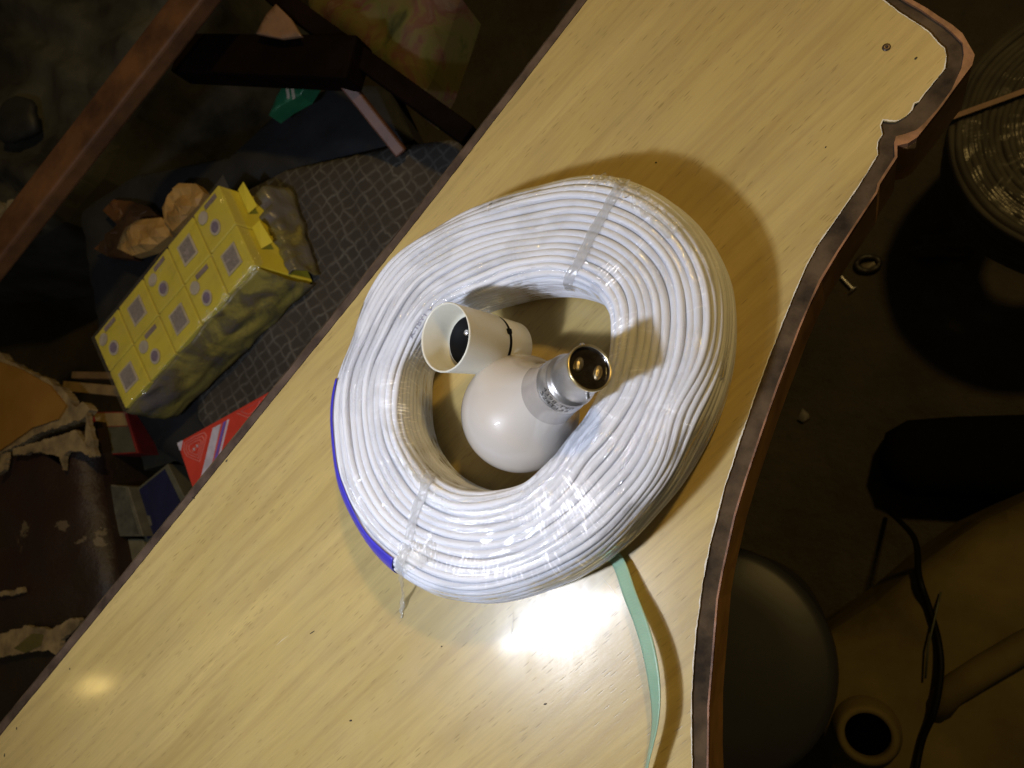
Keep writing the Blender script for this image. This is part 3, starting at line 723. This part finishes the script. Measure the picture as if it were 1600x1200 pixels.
# wrap on the side towards the desk, and round the open end
def wrapgrid(name,f,A,B,th=.0006):
    P=[];U=[]
    for i in range(A):
        for j in range(B):
            P.append(f(i/(A-1),j/(B-1))); U.append((i/A,j/B))
    return uvgrid(name,M_wrap,P,U,A,B,parent=pack,thick=th)
out=(Bt[0]-Bt[3]).normalized()
wrapgrid('side_wrap',lambda u,v:T[0].lerp(T[1],u).lerp(Bt[0].lerp(Bt[1],u),v)+out*(.0035+.006*math.sin(v*math.pi)+.0035*n1(u*9,v*5,4))+Vector((0,0,.004*n1(u*7,v*3,9)*v)),40,18)
eo_=(T[1]-T[0]).normalized()
wrapgrid('end_wrap',lambda u,v:Bt[1].lerp(Bt[2],u)*(1-v)+T[1].lerp(T[2],u)*v*1.0+eo_*(.020*math.sin((1-v)*1.6)*(.5+.5*u)+.004*n1(u*6,v*6,2)) if v<.45+.14*n1(u*8,0,1) else Bt[1].lerp(Bt[2],u).lerp(T[1].lerp(T[2],u),.45+.14*n1(u*8,0,1))+eo_*(.018*math.sin((1-v)*1.6)*(.5+.5*u)),30,14)
for i,(u,v,du,dv,tl) in enumerate([(.25,.75,.26,.3,.5),(.7,.7,.3,.3,.2),(.45,.35,.35,.2,.9)]):
    a=Bt[1].lerp(Bt[2],u).lerp(T[1].lerp(T[2],u),v); b=Bt[1].lerp(Bt[2],u+du).lerp(T[1].lerp(T[2],u+du),v)
    o1=eo_*(.012)+Vector((0,0,-.012*tl)); mb=MB(); q=[a,b,b+o1*.9+Vector((0,0,.004)),a+o1]
    mb.hexa([p-Vector((0,0,.0008)) for p in q]+q); mb.build('open_flap',M_yel,pack)

M_pkf=film('crumpled_pack_film',.05,(.62,.58,.50),.14,1.0,1.3,34,26,.003,mask=False)
P=[];U=[]
for i in range(70):
    for j in range(34):
        u,v=-.02+1.06*i/69,-.04+1.08*j/33; e_=min(1,min(u+.02,1.04-u,v+.04,1.04-v)*14)
        P.append(T[0].lerp(T[1],u).lerp(T[3].lerp(T[2],u),v)+Vector((0,0,.0015+.0035*e_*(.6+n1(u*9,v*6,3)+.5*n1(u*21,v*15,5))-.003*(1-e_)))); U.append((i/69.,j/69.))
uvgrid('clear_wrap',M_pkf,P,U,70,34,parent=pack)
# crumpled tan bag beyond the pack
M_tan=simple('crumpled_tan_paper',(.33,.17,.045),.5,.4,20,bump=.5,c2=(.44,.28,.10))
def crumple(name,centre,rx,ry,rz,mat,amp=.25,fr=2.2,seed=0,parent=None,sub=3,smooth=False):
    bm=bmesh.new(); bmesh.ops.create_icosphere(bm,subdivisions=sub,radius=1)
    for v in bm.verts:
        d=v.co.normalized(); q=1+amp*noise.noise(d*fr+Vector((seed,0,0)))*2+amp*.5*noise.noise(d*fr*2.7+Vector((seed,4,0)))
        v.co=Vector((d.x*rx*q,d.y*ry*q,d.z*rz*q))+Vector(centre)
    for f in bm.faces: f.smooth=smooth
    me=bpy.data.meshes.new(name); bm.to_mesh(me); bm.free(); me.materials.append(mat)
    o=bpy.data.objects.new(name,me); COL.objects.link(o)
    if parent: o.parent=parent; o.matrix_parent_inverse=Matrix.Translation(-parent.location)
    return o
bag=empty('crumpled_bag',W(230,360,-.262),'crumpled tan brown paper bag on the black cloth, just beyond the yellow carton pack','paper bag')
kw=dict(thick=.012,amp=.013,fr=34,res=.0085,smooth=False,dome=.006)
sheet('bag_body',[(176,386),(181,370),(196,352),(212,340),(246,337),(259,352),(258,366),(228,389),(200,397)],-.246,M_tan,bag,seed=4,**kw)
sheet('bag_neck',[(247,322),(256,302),(273,283),(300,284),(313,298),(303,318),(288,334),(263,359),(250,342)],-.240,M_tan,bag,seed=9,**kw)
o=sheet('crumpled_paper',[(140,386),(158,372),(176,348),(154,326),(170,309),(200,312),(226,320),(242,336),(214,356),(190,384),(204,402),(160,398)],-.262,simple('brown_orange_paper',(.10,.042,.012),.5,.4,20),None,seed=12,**kw); tag(o,'dark orange crumpled wrapper lying half under the tan paper bag','wrapper')

# patterned cloth, paper scrap, green packet
m=NT('mottled_print_fabric'); v=m.n('ShaderNodeTexVoronoi',feature='SMOOTH_F1'); m.set(v.inputs['Vector'],m.obj()); v.inputs['Scale'].default_value=28
fc=m.noise(m.obj(),17,4,.6,.8); m.P(Base_Color=m.ramp(fc,[(.30,(.035,.04,.01)),(.42,(.10,.10,.025)),(.5,(.12,.095,.035)),(.58,(.11,.045,.035)),(.68,(.16,.11,.09))]),Roughness=.8)
o=sheet('patterned_cloth',[(452,-30),(700,-30),(680,30),(655,100),(628,150),(560,95),(470,25)],-.26,m.mat,None,thick=.05,amp=.02,fr=11,seed=2,dome=.03,fold=.012,fdir=(.7,.7))
tag(o,'cloth mottled in green, ochre and dull red hanging behind the chair rail','cloth')
o=sheet('paper_scrap',[(400,52),(416,22),(431,6),(455,30),(471,56),(440,60)],-.175,simple('peach_paper',(.20,.115,.065),.6),None,thick=.003,amp=.002,fr=30,res=.008)
tag(o,'peach coloured triangular paper scrap lying above the dark chair rail','paper')
grn=empty('green_packet',W(445,155,-.258),'small green packet with pale stripes wedged under the dark chair rail','packet')
sheet('packet_body',[(420,180),(432,150),(445,128),(485,124),(470,148),(440,165)],-.236,simple('green_foil',(.02,.14,.065),.4),grn,thick=.02,amp=.001,res=.01)
for dx in(0,8):
    q=[W(445+dx,130,-.2352),W(450+dx,130,-.2352),W(453+dx,152,-.2352),W(449+dx,155,-.2352)]; mb=MB(); mb.hexa([p-Vector((0,0,.001)) for p in q]+q); mb.build('pale_stripe',M_panb,grn)

# dark clothes heaped at upper left
o=sheet('heap_of_clothes',[(-260,-150),(300,-150),(290,-40),(240,60),(170,160),(120,260),(60,330),(-20,380),(-260,420)],-.42,M_greycloth,None,thick=.25,amp=.035,fr=6,res=.016,seed=5,dome=.05,fold=.05,fdir=(.35,.9))
tag(o,'dark grey heap of creased clothes behind the orange chair arm','clothes')
o=crumple('grey_bag',W(30,190,-.39),.045,.04,.02,simple('blue_grey_plastic',(.014,.015,.018),.6,.4,30),.15,1.3,21,None,3,True); tag(o,'small blue grey plastic bag on the dark clothes heap','plastic bag')
o=crumple('pale_rag',W(8,350,-.30),.022,.03,.012,simple('pale_rag',(.16,.14,.10),.7,.4,30),.4,2,25,None,3); tag(o,'dull beige rag below the end of the orange chair arm','rag')

# worn armchair, lower left
arm=empty('worn_armchair',W(0,850,FZ),'worn dark leatherette armchair with an orange seat panel and peeling torn edges','armchair')
M_orange=simple('orange_board',(.25,.12,.015),.6,.15,10,c2=(.29,.15,.025))
M_cream=simple('torn_cream_lining',(.22,.165,.085),.8,.45,45,bump=.25)
lt=NT('peeling_dark_leatherette'); f1=lt.noise(lt.obj(),13,6,.62,.5)
c=lt.mix(lt.ramp(lt.noise(lt.obj(),6,3),[(.4,0.),(.6,1.)]),(.022,.008,.005),(.014,.013,.006))
lt.P(Base_Color=lt.mix(lt.ramp(f1,[(.655,0.),(.67,.8)]),c,(.13,.10,.06)),Roughness=.55); lt.bump(lt.noise(lt.obj(),60,5,.7),.6,.003); M_leather=lt.mat
AZ=-.24
def ragged(pts,z,amp,fr,seed,step=.004):
    P=[W(x,y,z).xy for x,y in pts]; P.append(P[0]); return refine(P,step,amp,fr,seed)[:-1]
MB().slab(ragged([(-220,520),(0,566),(35,578),(78,603),(103,634),(90,655),(50,668),(0,704),(-220,760)],AZ,.0006,60,2),AZ,AZ-.01).build('seat_panel',M_orange,arm)
MB().slab(ragged([(-220,500),(-10,548),(15,566),(40,580),(70,592),(97,610),(110,632),(128,628),(136,640),(128,652),(95,664),(60,674),(25,694),(-10,712),(-220,775)],AZ,.0035,75,5,.0012),AZ-.003,AZ-.014).build('torn_lining',M_cream,arm)
sheet('upholstery',[(-250,770),(-20,712),(60,676),(128,655),(136,690),(138,745),(146,800),(160,870),(168,925),(140,1010),(60,1090),(-40,1180),(-250,1240)],AZ-.016,M_leather,arm,thick=.30,amp=.012,fr=8,res=.012,seed=4,dome=.02)
def tear(pts,z,seed):
    MB().slab(ragged(pts,z,.002,110,seed,.001),z,z-.006).build('torn_patch',M_cream,arm)
ZT=AZ-.006
tear([(135,645),(141,668),(150,712),(140,714),(133,690)],AZ-.001,1)
tear([(20,700),(60,690),(85,683),(118,672),(138,700),(142,714),(126,706),(108,704),(100,712),(98,735),(92,712),(60,706),(20,712)],ZT+.006,2)
tear([(-30,1000),(20,985),(45,978),(80,984),(112,965),(125,970),(118,985),(95,998),(90,1026),(75,1015),(55,1018),(-30,1030)],ZT+.006,4)
tear([(-10,926),(18,922),(32,918),(34,926),(20,930),(-10,932)],ZT+.006,6)
tear([(2,712),(10,706),(6,735),(-6,742)],ZT+.006,8)
M_dull=simple('dull_olive_patch',(.10,.085,.02),.6); MB().slab(ragged([(22,1013),(50,990),(68,992),(64,1008),(40,1020)],ZT+.0065,.001,90,3),ZT+.0068,ZT+.002).build('olive_patch',M_dull,arm)

# boxes and packets between the armchair and the desk
BZ=-.30
def box_on(name,quad,z,h,mat,label,cat,bevel=.001):
    q=[W(x,y,z) for x,y in quad]
    r=empty(name,(q[0]+q[2])*.5-Vector((0,0,h)),label,cat); mb=MB(); mb.hexa([p-Vector((0,0,h)) for p in q]+q); mb.build('box_body',mat,r,bevel=bevel); return r,q
def decal(q,u0,v0,u1,v1,mat,name,parent,h=.0006,shape=None):
    f=lambda u,v:q[0].lerp(q[1],u).lerp(q[3].lerp(q[2],u),v)
    pts=[f(u0,v0),f(u1,v0),f(u1,v1),f(u0,v1)] if shape is None else [f(*p) for p in shape]
    up=Vector((0,0,h)); n=len(pts); mb=MB(); mb.add([p-Vector((0,0,.0004)) for p in pts]+[p+up for p in pts],[tuple(range(n-1,-1,-1)),tuple(range(n,2*n))]+[(i,(i+1)%n,(i+1)%n+n,i+n) for i in range(n)])
    return mb.build(name,mat,parent)
M_red=simple('red_gloss_card',(.58,.055,.035),.3,.08,50,Coat_Weight=.3); M_pink=simple('pale_red_print',(.66,.17,.15),.4); M_lav=simple('pale_lilac_print',(.56,.53,.66),.4); M_vio=simple('blue_violet_print',(.16,.11,.48),.4)
red,q=box_on('red_box',[(300,768),(420,884),(545,690),(420,614),(277,692)][:0] or [(277,692),(303,770),(500,640),(424,610)],-.235,.05,M_red,'glossy red box with lilac and violet stripes tucked under the left edge of the desk','box')
# q: near-left corner of the print, bottom, far right, top ; u runs down the short side, v runs along the box
def lid(pts,mat,name,h=.0006):
    p=[W(x,y,-.235) for x,y in pts]; n=len(p); up=Vector((0,0,h)); mb=MB()
    mb.add([v-Vector((0,0,.0004)) for v in p]+[v+up for v in p],[tuple(range(n-1,-1,-1)),tuple(range(n,2*n))]+[(i,(i+1)%n,(i+1)%n+n,i+n) for i in range(n)]); return mb.build(name,mat,red)
lid([(333,669),(345,662.5),(325,755),(309,768)],M_lav,'lilac_stripe'); lid([(349.5,660),(354,657.5),(333,742),(328,748)],M_vio,'violet_stripe'); lid([(355.5,656.5),(358.5,655),(337,742),(334,745)],M_lav,'thin_stripe')
lid([(345.8,662),(347.3,661.3),(327,750),(325.6,752)],M_pink,'thin_stripe')
lid([(277.5,692.5),(286,688),(283,704),(281,703)],M_lav,'worn_corner')
def loop_lines(cx,cy,sh,scales):
    for k in scales:
        for j in range(len(sh)):
            a_,b_=sh[j],sh[(j+1)%len(sh)]; k2=k-.085
            lid([(cx+a_[0]*k,cy+a_[1]*k),(cx+b_[0]*k,cy+b_[1]*k),(cx+b_[0]*k2,cy+b_[1]*k2),(cx+a_[0]*k2,cy+a_[1]*k2)],M_pink,'emblem_line',.0007)
sh=[(-17,-8),(-2,-18),(15,-25),(19,-20),(14,0),(8,22),(-2,18),(-13,13),(-18,4)]
loop_lines(305,700,sh,(1.0,.78,.56)); loop_lines(391,637,[(-21,9),(0,-2),(24,-17),(18,-2),(6,12),(-4,16)],(1.0,.7))
for j in range(5): lid([(300+j*2.4,703-j*2.6),(301.4+j*2.4,702-j*2.6),(303+j*2.4,706-j*2.6),(301.6+j*2.4,707-j*2.6)],M_lav if j%2 else M_pink,'emblem_letter',.0009)
M_cr=simple('cream_print',(.27,.19,.09),.5); M_dr=simple('dark_red_card',(.20,.014,.01),.6); M_gg=simple('grey_green_print',(.07,.07,.045),.6)
b,q=box_on('small_carton',[(131,644),(150,712),(216,708),(197,643)],-.29,.06,M_dr,'small dark red carton with a cream band, next to the torn armchair corner','carton')
decal(q,.03,.24,.34,.95,M_cr,'cream_band',b); decal(q,.36,.24,.97,.96,M_gg,'grey_panel',b)
M_gc=simple('grey_carton_card',(.105,.10,.075),.6,.2,80); M_lg=simple('light_carton_card',(.13,.12,.075),.6)
b,q=box_on('grey_carton',[(154,755),(178,838),(224,838),(200,760)],-.285,.07,M_gc,'grey green carton standing between the armchair and the blue box','carton'); decal(q,.04,.12,.96,.88,simple('faded_print',(.075,.075,.06),.6,.4,60),'faded_panel',b)
o,_=box_on('plain_carton',[(178,842),(194,898),(240,880),(222,842)],-.295,.06,M_lg,'plain olive beige carton just below the grey green carton','carton')
b,q=box_on('blue_box',[(203,772),(228,850),(300,800),(262,724)],-.30,.05,simple('grey_box_card',(.09,.09,.065),.6),'blue fronted box with a grey border beside the left desk edge','box'); decal(q,.05,.07,.95,.90,simple('navy_print',(.009,.012,.05),.5),'navy_panel',b)
decal(q,0,0,0,0,M_gc,'grey_emblem',b,.001,[(.5,.12),(.72,.10),(.78,.24),(.60,.26)])
b,q=box_on('dark_box',[(205,645),(225,735),(275,720),(262,650)],-.32,.04,simple('dark_green_card',(.03,.03,.022),.6),'dark olive box between the small red carton and the red striped box','box'); decal(q,.1,.2,.6,.8,M_gg,'dim_panel',b)
for (a,b_,lab) in(((104,604),(200,613),'pale wooden slat running under the corner of the yellow carton pack'),((118,587),(185,588),'darker thin wooden slat behind the pale slat near the carton pack')):
    mb=MB(); beam(mb,W(*a,-.30),W(*b_,-.30),.013 if a[0]<110 else .009,.012); o=mb.build('plank_offcut',simple('beige_wood',(.24,.165,.075) if a[0]<110 else (.14,.085,.035),.6,.2,60),bevel=.001); tag(o,lab,'slat',group='plank offcuts by the armchair')
o,_=box_on('maroon_case',[(150,720),(190,800),(290,760),(250,700)],-.36,.05,simple('maroon_card',(.05,.008,.006),.6),'very dark maroon case lying below the small dark red carton','case')

# ------------------------------------------------------------------ right side, on the floor
ck=NT('dark_grey_cable'); ck.P(Base_Color=ck.ramp(ck.noise(ck.obj(),30,4),[(.4,(.028,.025,.021)),(.65,(.055,.05,.043))]),Roughness=.8); M_gcable=ck.mat
c2=W(1735,190,-.50); R0=(W(1481,225,-.50)-c2).length
co2=empty('dark_cable_coil',(c2.x,c2.y,-.60),'big coil of dark grey cable in clear film, beyond the right corner of the desk','cable coil')
mb=MB(); nst=26
for k in range(nst):
    t=k/(nst-1); rr=R0-.004-t*.085 if k<18 else R0-.004; zz=-.50+(.010*math.sin(t*3)) if k<18 else -.50-(k-17)*.0115
    if k<18: rr=R0-.004-k*.0058; zz=-.50-.003*(k==0)+.004*n1(k*3.3)
    pts=[]
    for i in range(140):
        th=2*math.pi*i/140; r=rr+.0025*n1(math.cos(th)*2+k,math.sin(th)*2,k); pts.append((c2.x+r*math.cos(th),c2.y+r*math.sin(th),zz+.002*n1(math.cos(th)*3,math.sin(th)*3,k+9)))
    mb.tube(pts,.0034,8,closed=True)
mb.build('cable',M_gcable,co2,smooth=True)
P=[];U=[]
A,B=200,40
for i in range(A):
    th=2*math.pi*i/A
    for j in range(B):
        s=j/(B-1); 
        if s<.55: r=R0-.105+s/.55*(.105+.002); z=-.4955
        else: r=R0+.002; z=-.4955-(s-.55)/.45*.10
        q_=min(1,abs(s-.55)/.05); z-=.003*(1-q_); r-=.002*(1-q_)
        P.append((c2.x+r*math.cos(th),c2.y+r*math.sin(th),z+.001*n1(i*.3,j*.4))); U.append((i/A*.6,s*.2))
M_film2=film('dusty_clear_film',.10,(.20,.18,.15),.14,strength=.3,gloss=.04,sa=260,sb=60,dist=.001)
uvgrid('clear_film',M_film2,P,U,A,B,closedA=True,parent=co2)
M_tp=simple('dull_red_tape',(.18,.075,.05),.5,.3,60)
mb=MB(); beam(mb,W(1488,183,-.490),W(1640,128,-.490),.0055,.001); mb.build('red_tape',M_tp,co2)
# screw, ring, scrap
sc=empty('screw',W(1326,446,FZ),'small shiny screw lying on the dark floor just right of the desk edge','screw')
a=W(1313,431,FZ+.006); b=W(1333,452,FZ+.006); d=(b-a).normalized(); Ls=(b-a).length
pr=[(0,.0003),(.002,.0015)]; k=.002
while k<Ls-.002: pr+=[(k,.0017),(k+.0007,.0027),(k+.0014,.0017)]; k+=.0016
pr+=[(Ls-.0015,.0022)]
MB().lathe(pr,a,d,16).build('threaded_shank',M_metal,sc,smooth=True)
MB().lathe([(Ls-.0016,.0022),(Ls,.0068),(Ls+.0010,.0066),(Ls+.0012,.0001)],a,d,28).build('screw_head',M_metal,sc,smooth=True)
mb=MB(); cc=W(1356,412,FZ+.006); pts=[(cc.x+.014*math.cos(t*2*math.pi/24),cc.y+.010*math.sin(t*2*math.pi/24),FZ+.006+.001*math.sin(t)) for t in range(24)]; mb.tube(pts,.004,8,closed=True)
o=mb.build('rubber_ring',simple('black_rubber',(.015,.012,.010),.5),smooth=True); tag(o,'small black rubber ring lying on the floor next to the screw','ring')
o=sheet('plastic_shard',[(1346,413),(1366,409),(1370,417),(1356,420),(1348,422)],FZ+.008,simple('dull_beige_plastic',(.14,.12,.09),.5),None,thick=.003,amp=.001,res=.01); tag(o,'tiny dull beige curved chip lying inside the black rubber ring','chip')
o=sheet('paper_crumb',[(1246,655),(1254,638),(1263,646),(1265,653),(1255,660)],FZ+.006,simple('grey_scrap',(.12,.11,.10),.6),None,thick=.004,amp=.002,res=.01); tag(o,'tiny grey scrap of paper alone on the dark floor right of the desk','scrap')
o=sheet('dark_form',[(1375,720),(1385,672),(1420,652),(1500,646),(1700,640),(1700,790),(1520,776),(1430,772),(1390,755)],-.66,simple('matt_black_form',(.003,.003,.003),.9,Specular_IOR_Level=.05),None,thick=.05,amp=.006,fr=6,seed=3,dome=.03); tag(o,'flat black form with rounded end on the floor at the right border','pouch')  # near-black rounded form, only its outline is known
o=crumple('dark_scrap',W(1475,385,FZ+.01),.035,.014,.010,simple('brown_rag',(.03,.024,.018),.8),.35,2,31,None,3); tag(o,'dark brown rag lump on the floor below the dark cable coil','rag')
# grey tub
tb=empty('plastic_tub',W(1180,1060,FZ),'pale grey plastic tub with rounded lid standing close under the curved desk edge','tub')
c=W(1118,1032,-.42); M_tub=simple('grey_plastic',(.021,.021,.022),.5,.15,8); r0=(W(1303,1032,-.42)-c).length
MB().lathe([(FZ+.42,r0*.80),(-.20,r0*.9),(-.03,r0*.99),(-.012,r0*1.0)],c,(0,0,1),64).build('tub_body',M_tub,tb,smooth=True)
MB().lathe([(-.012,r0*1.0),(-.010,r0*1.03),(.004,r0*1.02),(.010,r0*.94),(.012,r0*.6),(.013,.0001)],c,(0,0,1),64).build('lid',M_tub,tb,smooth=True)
# olive jerrycan lying on its side
JZ=-.47
M_jer=simple('olive_yellow_plastic',(.09,.068,.024),.7,.35,9,bump=.2,c2=(.12,.092,.034),Specular_IOR_Level=.2)
jc=empty('jerrycan',W(1450,1080,FZ),'dusty olive yellow plastic jerrycan lying with its open round mouth towards the camera','jerrycan')
sheet('can_body',[(1243,1052),(1262,1018),(1300,990),(1370,945),(1440,885),(1540,815),(1720,730),(1850,900),(1720,1330),(1320,1330),(1290,1180)],JZ,M_jer,jc,thick=.20,amp=.004,fr=5,seed=6,dome=.03,res=.016)
c=W(1355,1145,JZ+.012)
MB().lathe([(-.02,.031),(.0,.030),(.006,.0275),(.010,.0265),(.012,.0245),(.012,.0205),(.006,.0195),(-.004,.0195)],c,(.05,-.02,1),48).build('neck',M_jer,jc,smooth=True)
MB().lathe([(-.004,.0198),(.002,.0198),(.0022,.0001)],c,(.05,-.02,1),40).build('mouth',simple('painted_inner_shade',(.001,.001,.001),.9,Specular_IOR_Level=0.),jc)  # black disc closing the neck, its colour stands for the shade inside
mb=MB(); pts=[W(1455,1120,JZ-.016),W(1485,1080,JZ+.002),W(1540,1045,JZ+.008),W(1600,1010,JZ+.008),W(1700,960,JZ+.01)]; mb.tube(pts,.013,12); mb.build('moulded_handle',M_jer,jc,smooth=True)
mb=MB(); pts=[W(x,y,z) for x,y,z in((1390,800,FZ+.02),(1428,840,-.55),(1436,900,JZ+.002),(1452,950,JZ+.006),(1466,1000,JZ+.006),(1470,1050,JZ+.012),(1460,1110,JZ+.014),(1440,1160,JZ+.006),(1428,1230,JZ+.012),(1420,1320,JZ+.01))]
pts=[Vector([sm([p[a_] for p in pts],t/59) for a_ in range(3)]) for t in range(60)]
mb.tube(pts,.0030,10); o=mb.build('loose_cable',M_blk,smooth=True); tag(o,'black cord running across the olive jerrycan past its round mouth','cord')
mb=MB(); mb.tube([W(1470,925,JZ+.004),W(1462,960,JZ+.012),W(1450,1010,JZ+.010),W(1446,1060,JZ+.006)],.0010,8); o=mb.build('green_string',simple('dull_green_string',(.05,.053,.03),.6),smooth=True); tag(o,'thin dull green string crossing the black cord on the jerrycan','string')
